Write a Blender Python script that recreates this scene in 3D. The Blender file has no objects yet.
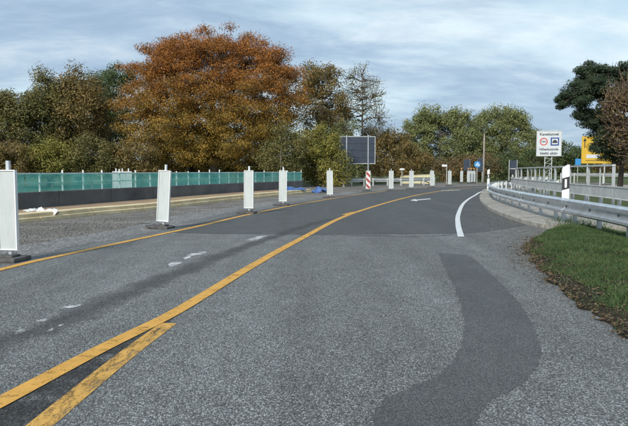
import bpy, bmesh, math, random
import numpy as np
from mathutils import Vector, Matrix
from mathutils.geometry import tessellate_polygon

random.seed(7)
RNG = np.random.default_rng(11)
scene = bpy.context.scene
COL = scene.collection
R = math.radians

# ------------------------------------------------------------------ camera
F_PX, HOR, CAM_H = 620.0, 171.0, 1.15
PITCH = math.atan((213 - HOR) / F_PX)
cam_data = bpy.data.cameras.new("camera")
cam = bpy.data.objects.new("camera", cam_data)
COL.objects.link(cam)
cam.location = (0, 0, CAM_H)
cam.rotation_euler = (math.pi / 2 - PITCH, 0, 0)
cam_data.sensor_width = 36
cam_data.lens = 36 * F_PX / 628
cam_data.clip_end = 3000
scene.camera = cam

# ------------------------------------------------------------------ world, sun, exposure
SKYX, SKYY = 1.3, 4.2
SUN_EL, SUN_AZ = R(30), R(207)      # azimuth clockwise from +Y: behind and to the left
world = bpy.data.worlds.new("World")
scene.world = world
world.use_nodes = True
nt = world.node_tree
nt.nodes.clear()
N = nt.nodes.new
L = nt.links.new
out = N('ShaderNodeOutputWorld'); bg = N('ShaderNodeBackground')
bg.inputs['Strength'].default_value = 0.1
sky = N('ShaderNodeTexSky'); sky.sky_type = 'NISHITA'; sky.sun_disc = False
sky.sun_elevation = SUN_EL; sky.sun_rotation = SUN_AZ
sky.air_density = 1.0; sky.dust_density = 1.2; sky.ozone_density = 1.5
tc = N('ShaderNodeTexCoord')
sep = N('ShaderNodeSeparateXYZ'); L(tc.outputs['Generated'], sep.inputs[0])
def wmath(op, a, b=None, clamp=False):
    n = N('ShaderNodeMath'); n.operation = op; n.use_clamp = clamp
    for i, v in enumerate((a, b)):
        if v is None: continue
        if isinstance(v, (int, float)): n.inputs[i].default_value = v
        else: L(v, n.inputs[i])
    return n.outputs[0]
zc = wmath('MAXIMUM', sep.outputs['Z'], 0.0)
den = wmath('ADD', zc, 0.20)
u = wmath('DIVIDE', sep.outputs['X'], den)
v = wmath('DIVIDE', sep.outputs['Y'], den)
comb = N('ShaderNodeCombineXYZ'); L(u, comb.inputs[0]); L(v, comb.inputs[1])
def wmap(loc, rot, scl):
    mp = N('ShaderNodeMapping'); L(comb.outputs[0], mp.inputs[0])
    mp.inputs['Location'].default_value = loc; mp.inputs['Rotation'].default_value = (0, 0, rot); mp.inputs['Scale'].default_value = scl
    return mp.outputs[0]
def wnoise(scale, detail, rough, dist, src):
    n = N('ShaderNodeTexNoise'); n.inputs['Scale'].default_value = scale
    n.inputs['Detail'].default_value = detail; n.inputs['Roughness'].default_value = rough
    n.inputs['Distortion'].default_value = dist
    L(src, n.inputs['Vector']); return n.outputs['Fac']
BANK = wmap((SKYX, SKYY, 0), R(20), (0.45, 0.85, 1))
n1 = wnoise(0.8, 10, 0.56, 0.35, BANK)                                   # big cloud banks with ragged rims
n2 = wnoise(2.1, 10, 0.62, 0.3, wmap((2.1, 7.7, 0), R(-12), (0.7, 1.15, 1)))   # ripples inside them
def wramp(src, stops):
    r = N('ShaderNodeValToRGB'); L(src, r.inputs[0])
    e = r.color_ramp.elements
    while len(e) < len(stops): e.new(0.5)
    for el, (p, c) in zip(e, stops):
        el.position = p; el.color = (*c, 1)
    return r.outputs[0]
cover = wramp(n1, [(0.425, (0, 0, 0)), (0.50, (1, 1, 1))])
tone = wramp(n2, [(0.28, (1.95, 2.75, 3.7)), (0.46, (2.35, 3.2, 4.2)), (0.57, (2.9, 3.75, 4.65)), (0.70, (4.2, 4.9, 5.5))])
hi = wramp(n2, [(0.30, (3.3, 4.5, 5.4)), (0.50, (4.2, 5.2, 5.8)), (0.66, (5.6, 6.2, 6.4))])
m1 = N('ShaderNodeMixRGB'); L(cover, m1.inputs[0]); L(hi, m1.inputs[1]); L(tone, m1.inputs[2])
m2 = N('ShaderNodeMixRGB'); m2.inputs[0].default_value = 0.92
L(sky.outputs[0], m2.inputs[1]); L(m1.outputs[0], m2.inputs[2])
L(m2.outputs[0], bg.inputs['Color']); L(bg.outputs[0], out.inputs[0])

sl = bpy.data.lights.new("sun", 'SUN'); sun = bpy.data.objects.new("sun", sl); COL.objects.link(sun)
sl.energy = 2.7; sl.angle = R(12); sl.color = (1.0, 0.95, 0.87)
sd = Vector((math.sin(SUN_AZ) * math.cos(SUN_EL), math.cos(SUN_AZ) * math.cos(SUN_EL), math.sin(SUN_EL)))
sun.rotation_euler = sd.to_track_quat('Z', 'Y').to_euler()
sun.location = (-20, -30, 40)

scene.view_settings.view_transform = 'Standard'
scene.view_settings.look = 'None'
scene.view_settings.exposure = 0.72
scene.view_settings.gamma = 1.0
scene.view_settings.use_curve_mapping = False

# ------------------------------------------------------------------ pixel -> place
CP, SP = math.cos(PITCH), math.sin(PITCH)
def ray(px, py):
    x = (px - 314) / F_PX; yv = (213 - py) / F_PX
    return Vector((x, CP + yv * SP, -SP + yv * CP))
def G(px, py, z=0.0):            # where the pixel's ray meets height z
    d = ray(px, py); t = (z - CAM_H) / d.z
    return Vector((0, 0, CAM_H)) + d * t
def P(px, py, dist):             # point at forward distance dist
    d = ray(px, py); t = dist / d.y
    return Vector((0, 0, CAM_H)) + d * t

# ------------------------------------------------------------------ materials
MATS = {}
class NT:
    def __init__(s, m):
        s.t = m.node_tree; s.t.nodes.clear()
    def n(s, typ, **kw):
        nd = s.t.nodes.new(typ)
        for k, val in kw.items(): setattr(nd, k, val)
        return nd
    def l(s, a, b): s.t.links.new(a, b)
    def math(s, op, a, b=None, clamp=False):
        nd = s.n('ShaderNodeMath', operation=op, use_clamp=clamp)
        for i, v_ in enumerate((a, b)):
            if v_ is None: continue
            if isinstance(v_, (int, float)): nd.inputs[i].default_value = v_
            else: s.l(v_, nd.inputs[i])
        return nd.outputs[0]
    def coord(s, scale=(1, 1, 1), kind='Object', rot=0):
        c = s.n('ShaderNodeTexCoord'); mp_ = s.n('ShaderNodeMapping')
        mp_.inputs['Scale'].default_value = scale; mp_.inputs['Rotation'].default_value = (0, 0, rot)
        s.l(c.outputs[kind], mp_.inputs[0]); return mp_.outputs[0]
    def noise(s, vec, scale, detail=5, rough=.6, dist=0):
        nd = s.n('ShaderNodeTexNoise'); nd.inputs['Scale'].default_value = scale
        nd.inputs['Detail'].default_value = detail; nd.inputs['Roughness'].default_value = rough
        nd.inputs['Distortion'].default_value = dist
        s.l(vec, nd.inputs['Vector']); return nd.outputs['Fac']
    def ramp(s, src, stops, interp='LINEAR'):
        r = s.n('ShaderNodeValToRGB'); r.color_ramp.interpolation = interp; s.l(src, r.inputs[0])
        e = r.color_ramp.elements
        while len(e) < len(stops): e.new(.5)
        for el, (p, c) in zip(e, stops):
            el.position = p
            el.color = (c, c, c, 1) if isinstance(c, (int, float)) else (*c, 1)
        return r.outputs[0]
    def mix(s, f, a, b, mode='MIX'):
        nd = s.n('ShaderNodeMixRGB', blend_type=mode)
        for i, v_ in enumerate((f, a, b)):
            if isinstance(v_, (int, float)): nd.inputs[i].default_value = v_ if i == 0 else (v_, v_, v_, 1)
            elif isinstance(v_, tuple): nd.inputs[i].default_value = (*v_, 1)
            else: s.l(v_, nd.inputs[i])
        return nd.outputs[0]
    def pbr(s, col, rough=.8, metal=0, bump=None, bstr=.5, bdist=.01, spec=.5):
        b = s.n('ShaderNodeBsdfPrincipled')
        if isinstance(col, tuple): b.inputs['Base Color'].default_value = (*col, 1)
        else: s.l(col, b.inputs['Base Color'])
        if isinstance(rough, (int, float)): b.inputs['Roughness'].default_value = rough
        else: s.l(rough, b.inputs['Roughness'])
        b.inputs['Metallic'].default_value = metal
        b.inputs['Specular IOR Level'].default_value = spec
        if bump is not None:
            bn = s.n('ShaderNodeBump'); bn.inputs['Strength'].default_value = bstr
            bn.inputs['Distance'].default_value = bdist
            s.l(bump, bn.inputs['Height']); s.l(bn.outputs[0], b.inputs['Normal'])
        return b.outputs[0]
    def out(s, sh):
        o = s.n('ShaderNodeOutputMaterial'); s.l(sh, o.inputs[0])
def new_mat(name):
    m = bpy.data.materials.new(name); m.use_nodes = True; MATS[name] = m
    return m, NT(m)

def simple(name, c1, c2, scale=6, rough=.6, metal=0, bstr=0, bscale=40, kind='Object', spec=.5):
    m, t = new_mat(name)
    co = t.coord(kind=kind)
    n_ = t.noise(co, scale, 6, .65)
    col = t.ramp(n_, [(.32, c1), (.68, c2)])
    if bstr:
        t.out(t.pbr(col, rough, metal, t.noise(co, bscale, 4), bstr, .01, spec))
    else:
        t.out(t.pbr(col, rough, metal, spec=spec))
    return m

def panel_mat():
    m, t = new_mat('panel_white')
    c = t.n('ShaderNodeTexCoord'); oi = t.n('ShaderNodeObjectInfo'); ad = t.n('ShaderNodeVectorMath', operation='ADD')
    t.l(c.outputs['Object'], ad.inputs[0]); sc_ = t.n('ShaderNodeVectorMath', operation='SCALE'); sc_.inputs[3].default_value = 40
    cb = t.n('ShaderNodeCombineXYZ'); t.l(oi.outputs['Random'], cb.inputs[0]); t.l(oi.outputs['Random'], cb.inputs[2])
    t.l(cb.outputs[0], sc_.inputs[0]); t.l(sc_.outputs[0], ad.inputs[1])
    mp_ = t.n('ShaderNodeMapping'); mp_.inputs['Scale'].default_value = (7, 7, 1.6); t.l(ad.outputs[0], mp_.inputs[0])
    st = t.ramp(t.noise(mp_.outputs[0], 1.2, 7, .7), [(.28, (.37, .41, .40)), (.5, (.44, .48, .475)), (.7, (.47, .51, .505))])
    sp_ = t.ramp(t.noise(ad.outputs[0], 16, 5, .7), [(.26, .84), (.40, 1.0)])
    t.out(t.pbr(t.mix(1, st, sp_, 'MULTIPLY'), .45))
panel_mat()
simple('rim_white', (.62, .64, .63), (.72, .73, .72), 3, .4)
simple('rubber', (.04, .04, .04), (.11, .105, .10), 9, .85, 0, .5, 60)
simple('galvanised', (.52, .55, .58), (.76, .79, .81), 3.5, .36, .8, .08, 30)
simple('galvanised_dull', (.36, .38, .38), (.52, .54, .53), 3.0, .6, .3, .1, 25)
simple('zinc_post', (.45, .47, .47), (.62, .64, .63), 6, .6, .2)
simple('bolt_dark', (.05, .055, .06), (.12, .12, .12), 20, .5, .6)
def concrete_mat():
    m, t = new_mat('concrete_cap')
    co = t.coord()
    c1 = t.ramp(t.noise(co, 1.3, 7, .65), [(.3, (.19, .175, .15)), (.5, (.31, .295, .265)), (.7, (.42, .405, .37))])
    c2 = t.ramp(t.noise(co, 11, 7, .7), [(.35, .72), (.65, 1.1)])
    t.out(t.pbr(t.mix(1, c1, c2, 'MULTIPLY'), .92, 0, t.noise(co, 40, 4), .5, .01, .3))
concrete_mat()
simple('kerb_cream', (.58, .45, .25), (.80, .67, .42), 2.2, .9, 0, .4, 30)
simple('rust_sand', (.22, .145, .085), (.36, .25, .155), 1.5, .95, 0, .6, 40)
simple('wall_dark', (.06, .062, .062), (.15, .15, .147), .9, .75, 0, .2, 12)
simple('white_paint_thing', (.58, .60, .60), (.70, .71, .70), 4, .5)
simple('black_plastic', (.012, .012, .014), (.03, .03, .034), 8, .5)
simple('sign_back', (.022, .032, .05), (.04, .055, .08), 1.5, .45)
simple('sign_white', (.46, .50, .53), (.55, .58, .60), 2, .45)
simple('sign_yellow', (.48, .30, .02), (.56, .36, .035), 1.5, .5)
simple('sign_blue', (.03, .20, .48), (.05, .26, .52), 2, .45)
simple('sign_red', (.45, .03, .03), (.55, .05, .04), 2, .45)
simple('ink', (.02, .02, .025), (.035, .035, .04), 5, .5)
simple('deep_blue', (.02, .05, .20), (.03, .07, .26), 5, .5)
simple('tarp_blue', (.03, .07, .22), (.08, .17, .38), 2.5, .4, 0, .3, 8)
simple('plastic_sheet', (.45, .46, .45), (.70, .71, .70), 4, .4, 0, .5, 14)
simple('orange_lamp', (.42, .20, .06), (.52, .28, .09), 4, .3)
simple('pale_yellow', (.48, .46, .27), (.60, .58, .38), .8, .8)
simple('wood_pole', (.20, .18, .15), (.34, .31, .27), 4, .85)
simple('bark_grey', (.075, .065, .05), (.16, .14, .115), 5, .95, 0, .8, 18)
simple('bark_brown', (.06, .042, .03), (.14, .095, .065), 5, .95, 0, .8, 18)
simple('bark_pine', (.05, .038, .03), (.11, .08, .062), 6, .95, 0, .9, 14)
simple('twig', (.11, .07, .05), (.20, .13, .09), 4, .95)

# coarse chip-seal road
def asphalt(name, lo, mid, hi_, chip, bstr, stain=.25, alpha=None, tint=(1, 1, 1)):
    m, t = new_mat(name)
    co = t.coord((1, .66, 1))
    vor = t.n('ShaderNodeTexVoronoi'); vor.inputs['Scale'].default_value = chip
    t.l(co, vor.inputs['Vector'])
    sp_ = t.n('ShaderNodeSeparateXYZ'); t.l(vor.outputs['Color'], sp_.inputs[0])
    chips = t.ramp(sp_.outputs[0], [(.0, tuple(lo * k for k in tint)), (.55, tuple(mid * k for k in tint)),
                                    (.8, tuple(mid * 1.35 * k for k in tint)), (1., tuple(hi_ * k for k in tint))])
    gap = t.ramp(vor.outputs['Distance'], [(.35, 1.0), (.75, .45)])
    col = t.mix(1, chips, gap, 'MULTIPLY')
    big = t.noise(t.coord((1.5, .12, 1), rot=R(10)), .75, 7, .62, .35)
    mott = t.ramp(big, [(.28, 1 - stain), (.72, 1 + stain * .6)])
    col = t.mix(1, col, mott, 'MULTIPLY')
    fine = t.ramp(t.noise(co, 2.6, 8, .72), [(.3, .80), (.7, 1.14)])
    col = t.mix(1, col, fine, 'MULTIPLY')
    hgt = t.math('MULTIPLY', t.math('SUBTRACT', 1.0, vor.outputs['Distance']), sp_.outputs[1])
    sh = t.pbr(col, .8, 0, hgt, bstr, .006, .4)
    if alpha:
        a = alpha(t)
        mx = t.n('ShaderNodeMixShader'); tr = t.n('ShaderNodeBsdfTransparent')
        t.l(a, mx.inputs[0]); t.l(tr.outputs[0], mx.inputs[1]); t.l(sh, mx.inputs[2])
        sh = mx.outputs[0]
    t.out(sh); return m
def worn_alpha(t):
    # the band fades out raggedly towards both long edges
    s3 = t.n('ShaderNodeSeparateXYZ'); t.l(t.coord(kind='UV'), s3.inputs[0])
    e = t.math('SUBTRACT', 1.0, t.math('ABSOLUTE', t.math('SUBTRACT', t.math('MULTIPLY', s3.outputs[0], 2.0), 1.0)))
    k = t.math('ADD', t.math('MULTIPLY', e, .42), t.math('MULTIPLY', t.noise(t.coord((1, .7, 1)), 2.6, 9, .72), .9))
    return t.ramp(k, [(.50, 0.0), (.82, .62)])
asphalt('old_asphalt', .075, .192, .47, 142, .9, .34, tint=(.98, 1.02, 1.0))
asphalt('new_asphalt', .062, .096, .15, 150, .35, .18, tint=(.97, 1.02, 1.02))
asphalt('patch_asphalt', .07, .108, .165, 160, .4, .2, tint=(.97, 1.02, 1.02))
asphalt('worn_strip', .045, .105, .25, 130, .7, .25,
        alpha=worn_alpha)
asphalt('tar_strip', .018, .045, .12, 90, .8, .3,
        alpha=lambda t: t.ramp(t.noise(t.coord(), 5, 8, .75), [(.34, 0.0), (.58, .85)]))
asphalt('shoulder_grey', .12, .22, .45, 45, .8, .3, tint=(1.0, .99, .96))

def gravel_mat():
    m, t = new_mat('site_gravel')
    co = t.coord()
    vor = t.n('ShaderNodeTexVoronoi'); vor.inputs['Scale'].default_value = 34
    t.l(co, vor.inputs['Vector'])
    sp_ = t.n('ShaderNodeSeparateXYZ'); t.l(vor.outputs['Color'], sp_.inputs[0])
    c = t.ramp(sp_.outputs[0], [(0, (.05, .047, .044)), (.6, (.14, .135, .125)), (1, (.34, .33, .31))])
    b = t.noise(t.coord((.5, 1.2, 1)), .9, 7, .65, .6)
    patch = t.ramp(b, [(.36, (.105, .092, .075)), (.5, (.165, .152, .135)), (.66, (.27, .255, .23))])
    col = t.mix(.68, c, patch)
    hgt = t.math('SUBTRACT', 1.0, vor.outputs['Distance'])
    t.out(t.pbr(col, .92, 0, hgt, .8, .02, .25))
gravel_mat()

def terrain_mat():
    m, t = new_mat('meadow_ground')
    co = t.coord()
    a = t.noise(co, .25, 6, .6); b = t.noise(co, 9, 6, .7)
    c1 = t.ramp(a, [(.35, (.045, .075, .022)), (.5, (.075, .10, .035)), (.68, (.12, .11, .055))])
    c2 = t.ramp(b, [(.3, .6), (.7, 1.3)])
    t.out(t.pbr(t.mix(1, c1, c2, 'MULTIPLY'), .95, 0, b, .8, .05, .2))
terrain_mat()
def soil_mat():
    m, t = new_mat('verge_soil')
    co = t.coord()
    a = t.noise(co, 1.6, 6, .6); b = t.noise(co, 30, 6, .7)
    c1 = t.ramp(a, [(.38, (.024, .026, .014)), (.52, (.034, .027, .017)), (.66, (.052, .038, .025))])
    c2 = t.ramp(b, [(.3, .55), (.7, 1.35)])
    t.out(t.pbr(t.mix(1, c1, c2, 'MULTIPLY'), .95, 0, b, .8, .02, .2))
soil_mat()

# worn road paint: noise wears holes that show the road beneath
def paint(name, c1, c2, wear_lo, wear_hi, streak=(1, 1, 1), gritty=60):
    m, t = new_mat(name)
    co = t.coord()
    col = t.ramp(t.noise(co, 5, 6, .7), [(.3, c1), (.7, c2)])
    w1 = t.noise(t.coord(streak), 7, 8, .75)
    w2 = t.noise(co, gritty, 3, .6)
    w = t.math('ADD', t.math('MULTIPLY', w1, .68), t.math('MULTIPLY', w2, .32))
    a = t.ramp(w, [(wear_lo, 0.0), (wear_hi, 1.0)])
    sh = t.pbr(col, .7, 0, w2, .3, .004, .4)
    mx = t.n('ShaderNodeMixShader'); tr = t.n('ShaderNodeBsdfTransparent')
    t.l(a, mx.inputs[0]); t.l(tr.outputs[0], mx.inputs[1]); t.l(sh, mx.inputs[2])
    t.out(mx.outputs[0])
paint('yellow_paint', (.50, .26, .04), (.66, .36, .075), .345, .475, (1, 1, 1), 85)
paint('yellow_paint_worn', (.48, .26, .05), (.62, .36, .085), .39, .53, (2.6, .8, 1), 85)
paint('white_paint', (.50, .53, .53), (.66, .68, .68), .33, .44)
paint('white_paint_worn', (.45, .47, .47), (.62, .64, .64), .43, .55, (1, 1, 1), 90)

def leaf_mat(name, stops, zstops=None, z0=0, z1=1, nscale=.8, trans=.2, gain=1.4):
    stops = [(p, tuple(min(.6, k * gain) for k in c)) for p, c in stops]
    if zstops: zstops = [(p, tuple(min(.6, k * gain) for k in c)) for p, c in zstops]
    m, t = new_mat(name)
    geo = t.n('ShaderNodeNewGeometry')
    co = t.coord()
    n_ = t.noise(co, nscale, 5, .68)
    f = t.math('ADD', t.math('MULTIPLY', n_, .95), t.math('MULTIPLY', geo.outputs['Random Per Island'], .30))
    f = t.math('SUBTRACT', f, .12)
    col = t.ramp(f, stops)
    if zstops:                       # autumn turns this crown from the top down
        s3 = t.n('ShaderNodeSeparateXYZ'); t.l(co, s3.inputs[0])
        zz = t.math('DIVIDE', t.math('SUBTRACT', s3.outputs[2], z0), z1 - z0)
        zz = t.math('ADD', zz, t.math('MULTIPLY', t.math('SUBTRACT', n_, .5), .9), True)
        col2 = t.ramp(f, zstops)
        k = t.ramp(zz, [(.22, 0.0), (.66, 1.0)])
        col = t.mix(k, col, col2)
    d = t.n('ShaderNodeBsdfPrincipled'); t.l(col, d.inputs['Base Color'])
    d.inputs['Roughness'].default_value = .6; d.inputs['Specular IOR Level'].default_value = .25
    tr = t.n('ShaderNodeBsdfTranslucent'); t.l(col, tr.inputs['Color'])
    mx = t.n('ShaderNodeMixShader'); mx.inputs[0].default_value = trans
    t.l(d.outputs[0], mx.inputs[1]); t.l(tr.outputs[0], mx.inputs[2]); t.out(mx.outputs[0])
    return m
leaf_mat('leaf_beech', [(.22, (.06, .052, .016)), (.40, (.13, .100, .024)), (.56, (.24, .150, .028)), (.76, (.36, .22, .045))],
         [(.22, (.055, .028, .011)), (.40, (.14, .061, .016)), (.56, (.24, .096, .020)), (.76, (.37, .150, .031))], 2.0, 12.0)
leaf_mat('leaf_olive', [(.25, (.030, .034, .012)), (.45, (.065, .066, .022)), (.62, (.11, .098, .034)), (.8, (.17, .125, .045))], gain=1.75)
leaf_mat('leaf_brownolive', [(.25, (.040, .034, .014)), (.45, (.085, .066, .024)), (.62, (.14, .10, .034)), (.8, (.20, .13, .045))], gain=1.75)
leaf_mat('leaf_green', [(.25, (.020, .036, .014)), (.45, (.042, .066, .024)), (.65, (.075, .095, .036)), (.82, (.11, .115, .045))])
leaf_mat('leaf_yellowgreen', [(.25, (.055, .06, .018)), (.45, (.12, .12, .03)), (.62, (.20, .18, .04)), (.8, (.30, .22, .05))])
leaf_mat('leaf_sage', [(.25, (.05, .062, .026)), (.45, (.10, .115, .044)), (.62, (.15, .16, .062)), (.8, (.21, .20, .08))], gain=1.5)
leaf_mat('leaf_rust', [(.25, (.042, .034, .019)), (.45, (.095, .070, .032)), (.62, (.15, .105, .045)), (.8, (.21, .145, .06))])
leaf_mat('needle_pine', [(.25, (.010, .020, .012)), (.45, (.022, .040, .022)), (.65, (.042, .062, .032)), (.82, (.065, .08, .04))], trans=.12, gain=1.1)
leaf_mat('leaf_dry', [(.2, (.05, .032, .018)), (.45, (.15, .095, .045)), (.65, (.27, .19, .10)), (.85, (.42, .33, .20))], nscale=30, trans=.1, gain=.62)
leaf_mat('grass_blade', [(.25, (.028, .052, .018)), (.45, (.055, .098, .032)), (.62, (.085, .135, .048)), (.82, (.15, .165, .075))], nscale=2.2, gain=.95)
leaf_mat('stone_chips', [(.2, (.06, .057, .053)), (.45, (.14, .135, .125)), (.65, (.24, .235, .22)), (.85, (.42, .41, .39))], nscale=20, trans=0, gain=.9)

def mesh_net():
    m, t = new_mat('green_net')
    co = t.coord()
    col = t.ramp(t.noise(co, 1.2, 4, .6), [(.3, (.08, .55, .48)), (.7, (.26, .78, .68))])
    d = t.pbr(col, .6)
    tl = t.n('ShaderNodeBsdfTranslucent'); t.l(col, tl.inputs[0])
    m0 = t.n('ShaderNodeMixShader'); m0.inputs[0].default_value = .35
    t.l(d, m0.inputs[1]); t.l(tl.outputs[0], m0.inputs[2])
    a = t.ramp(t.noise(co, .9, 3, .6), [(.3, .50), (.7, .76)])
    mx = t.n('ShaderNodeMixShader'); tr = t.n('ShaderNodeBsdfTransparent')
    t.l(a, mx.inputs[0]); t.l(tr.outputs[0], mx.inputs[1]); t.l(m0.outputs[0], mx.inputs[2])
    t.out(mx.outputs[0])
mesh_net()
def stripe_mat():
    m, t = new_mat('red_white_stripes')
    co = t.coord()
    s3 = t.n('ShaderNodeSeparateXYZ'); t.l(co, s3.inputs[0])
    s_ = t.math('ADD', s3.outputs[0], s3.outputs[2])
    f = t.math('FRACT', t.math('MULTIPLY', s_, 2.9))
    col = t.ramp(f, [(0, (.62, .60, .60)), (.52, (.34, .055, .05))], 'CONSTANT')
    t.out(t.pbr(col, .5))
stripe_mat()

# ------------------------------------------------------------------ mesh helpers
def tag(o, label=None, cat=None, group=None, kind=None):
    if label: o['label'] = label
    if cat: o['category'] = cat
    if group: o['group'] = group
    if kind: o['kind'] = kind
    return o
def empty(name, loc, rz=0, label=None, cat=None, group=None):
    o = bpy.data.objects.new(name, None); COL.objects.link(o)
    o.location = loc; o.rotation_euler = (0, 0, rz); o.empty_display_size = .2
    return tag(o, label, cat, group)
class MB:
    def __init__(s): s.v = []; s.f = []
    def add(s, vs, fs):
        k = len(s.v); s.v += [tuple(x) for x in vs]; s.f += [tuple(i + k for i in f) for f in fs]; return s
    def box(s, c, size, rz=0, M=None):
        hx, hy, hz = (q / 2 for q in size)
        m = Matrix.Translation(c) @ (M if M else Matrix.Rotation(rz, 4, 'Z'))
        vs = [m @ Vector((sx * hx, sy * hy, sz * hz)) for sz in (-1, 1) for sx, sy in ((-1, -1), (1, -1), (1, 1), (-1, 1))]
        return s.add(vs, [(3, 2, 1, 0), (4, 5, 6, 7), (0, 1, 5, 4), (1, 2, 6, 5), (2, 3, 7, 6), (3, 0, 4, 7)])
    def tube(s, pts, radii, n=8, cap=True):
        pts = [Vector(p) for p in pts]; rings = []
        for i, p in enumerate(pts):
            d = (pts[min(i + 1, len(pts) - 1)] - pts[max(i - 1, 0)]).normalized()
            a = d.orthogonal().normalized() if abs(d.z) < .99 else Vector((1, 0, 0))
            if abs(d.z) < .99: a = d.cross(Vector((0, 0, 1))).normalized()
            b = d.cross(a); r = radii[i] if hasattr(radii, '__len__') else radii
            rings.append([p + (a * math.cos(2 * math.pi * k / n) + b * math.sin(2 * math.pi * k / n)) * r for k in range(n)])
        k0 = len(s.v)
        for rg in rings: s.v += [tuple(q) for q in rg]
        for i in range(len(pts) - 1):
            for k in range(n):
                a_ = k0 + i * n + k; b_ = k0 + i * n + (k + 1) % n
                s.f.append((a_, b_, b_ + n, a_ + n))
        if cap:
            s.f.append(tuple(k0 + k for k in range(n))[::-1])
            s.f.append(tuple(k0 + (len(pts) - 1) * n + k for k in range(n)))
        return s
    def sweep(s, path, prof, closed=True, cap=True):
        """profile (sideways, up) carried along a path of (x, y, z); sideways = right of travel"""
        path = [Vector(p) for p in path]; n = len(prof); k0 = len(s.v)
        for i, p in enumerate(path):
            d = path[min(i + 1, len(path) - 1)] - path[max(i - 1, 0)]; d.z = 0; d.normalize()
            r = Vector((d.y, -d.x, 0))
            s.v += [tuple(p + r * a + Vector((0, 0, b))) for a, b in prof]
        for i in range(len(path) - 1):
            for k in range(n if closed else n - 1):
                a_ = k0 + i * n + k; b_ = k0 + i * n + (k + 1) % n
                s.f.append((a_, b_, b_ + n, a_ + n))
        if closed and cap:
            s.f.append(tuple(k0 + k for k in range(n))[::-1]); s.f.append(tuple(k0 + (len(path) - 1) * n + k for k in range(n)))
        return s
    def build(s, name, mat, parent=None, bevel=0, smooth=False, loc=None):
        me = bpy.data.meshes.new(name); me.from_pydata(s.v, [], s.f); me.validate()
        bm = bmesh.new(); bm.from_mesh(me); bmesh.ops.recalc_face_normals(bm, faces=bm.faces); 
        if bevel:
            bmesh.ops.bevel(bm, geom=list(bm.edges), offset=bevel, segments=2, affect='EDGES', profile=.6)
        bm.to_mesh(me); bm.free()
        if smooth: me.shade_smooth()
        return link(name, me, mat, parent, loc)
def link(name, me, mat, parent=None, loc=None):
    o = bpy.data.objects.new(name, me); COL.objects.link(o)
    if mat and not me.materials: me.materials.append(MATS[mat])
    if parent: o.parent = parent
    if loc: o.location = loc
    return o
def copy_tree(o, parent=None):
    c = o.copy(); COL.objects.link(c); c.parent = parent
    for ch in list(o.children): copy_tree(ch, c)
    return c
def cr(pts, n=8):
    """Catmull-Rom through pts"""
    pts = [Vector(p) for p in pts]; q = [2 * pts[0] - pts[1]] + pts + [2 * pts[-1] - pts[-2]]; res = []
    for i in range(1, len(q) - 2):
        p0, p1, p2, p3 = q[i - 1:i + 3]
        for k in range(n):
            t = k / n
            res.append(.5 * ((2 * p1) + (p2 - p0) * t + (2 * p0 - 5 * p1 + 4 * p2 - p3) * t * t + (3 * p1 - p0 - 3 * p2 + p3) * t ** 3))
    res.append(pts[-1]); return res
def resample(path, step):
    path = [Vector(p) for p in path]; acc = [0]
    for a, b in zip(path, path[1:]): acc.append(acc[-1] + (b - a).length)
    n = max(1, round(acc[-1] / step)); res = []; j = 0
    for i in range(n + 1):
        t = acc[-1] * i / n
        while j < len(acc) - 2 and acc[j + 1] < t: j += 1
        f = (t - acc[j]) / max(1e-6, acc[j + 1] - acc[j]); res.append(path[j].lerp(path[j + 1], f))
    return res
def offset(path, d):
    """shift a path sideways; + is right of travel"""
    res = []
    for i, p in enumerate(path):
        t = path[min(i + 1, len(path) - 1)] - path[max(i - 1, 0)]; t.z = 0; t.normalize()
        res.append(p + Vector((t.y, -t.x, 0)) * d)
    return res
def sheet(name, pts, z, mat, thick=0, parent=None):
    vs = [Vector((p[0], p[1], 0)) for p in pts]
    tris = tessellate_polygon([vs])
    me = bpy.data.meshes.new(name); me.from_pydata([(p.x, p.y, z) for p in vs], [], [tuple(t) for t in tris]); me.validate()
    bm = bmesh.new(); bm.from_mesh(me)
    bmesh.ops.recalc_face_normals(bm, faces=bm.faces)
    if sum(f.normal.z for f in bm.faces) < 0: bmesh.ops.reverse_faces(bm, faces=bm.faces)
    if thick:
        be = [e for e in bm.edges if e.is_boundary]
        r_ = bmesh.ops.extrude_edge_only(bm, edges=be)
        for g_ in r_['geom']:
            if isinstance(g_, bmesh.types.BMVert): g_.co.z -= thick
    bm.to_mesh(me); bm.free()
    return link(name, me, mat, parent)
def ribbon(name, path, width, z, mat, parent=None, jag=0):
    l = offset(path, -width / 2); r = offset(path, width / 2)
    mb = MB(); n = len(path)
    for a, b in zip(l, r):
        ja = random.uniform(-jag, jag); jb = random.uniform(-jag, jag)
        d = (b - a).normalized()
        a = a + d * ja; b = b + d * jb
        mb.v += [(a.x, a.y, z), (b.x, b.y, z)]
    mb.f = [(2 * i, 2 * i + 1, 2 * i + 3, 2 * i + 2) for i in range(n - 1)]
    me = bpy.data.meshes.new(name); me.from_pydata(mb.v, [], mb.f)
    uv = me.uv_layers.new(name='UVMap')
    for lp_ in me.loops: uv.data[lp_.index].uv = (lp_.vertex_index % 2, (lp_.vertex_index // 2) / max(1, n - 1))
    return link(name, me, mat, parent)
def np_mesh(name, verts, quads=None, tris=None):
    me = bpy.data.meshes.new(name)
    idx = quads if quads is not None else tris; k = idx.shape[1]; nf = len(idx)
    me.vertices.add(len(verts)); me.vertices.foreach_set('co', verts.astype(np.float32).ravel())
    me.loops.add(nf * k); me.loops.foreach_set('vertex_index', idx.astype(np.int32).ravel())
    me.polygons.add(nf); me.polygons.foreach_set('loop_start', (np.arange(nf) * k).astype(np.int32))
    me.update(calc_edges=True); return me

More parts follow.
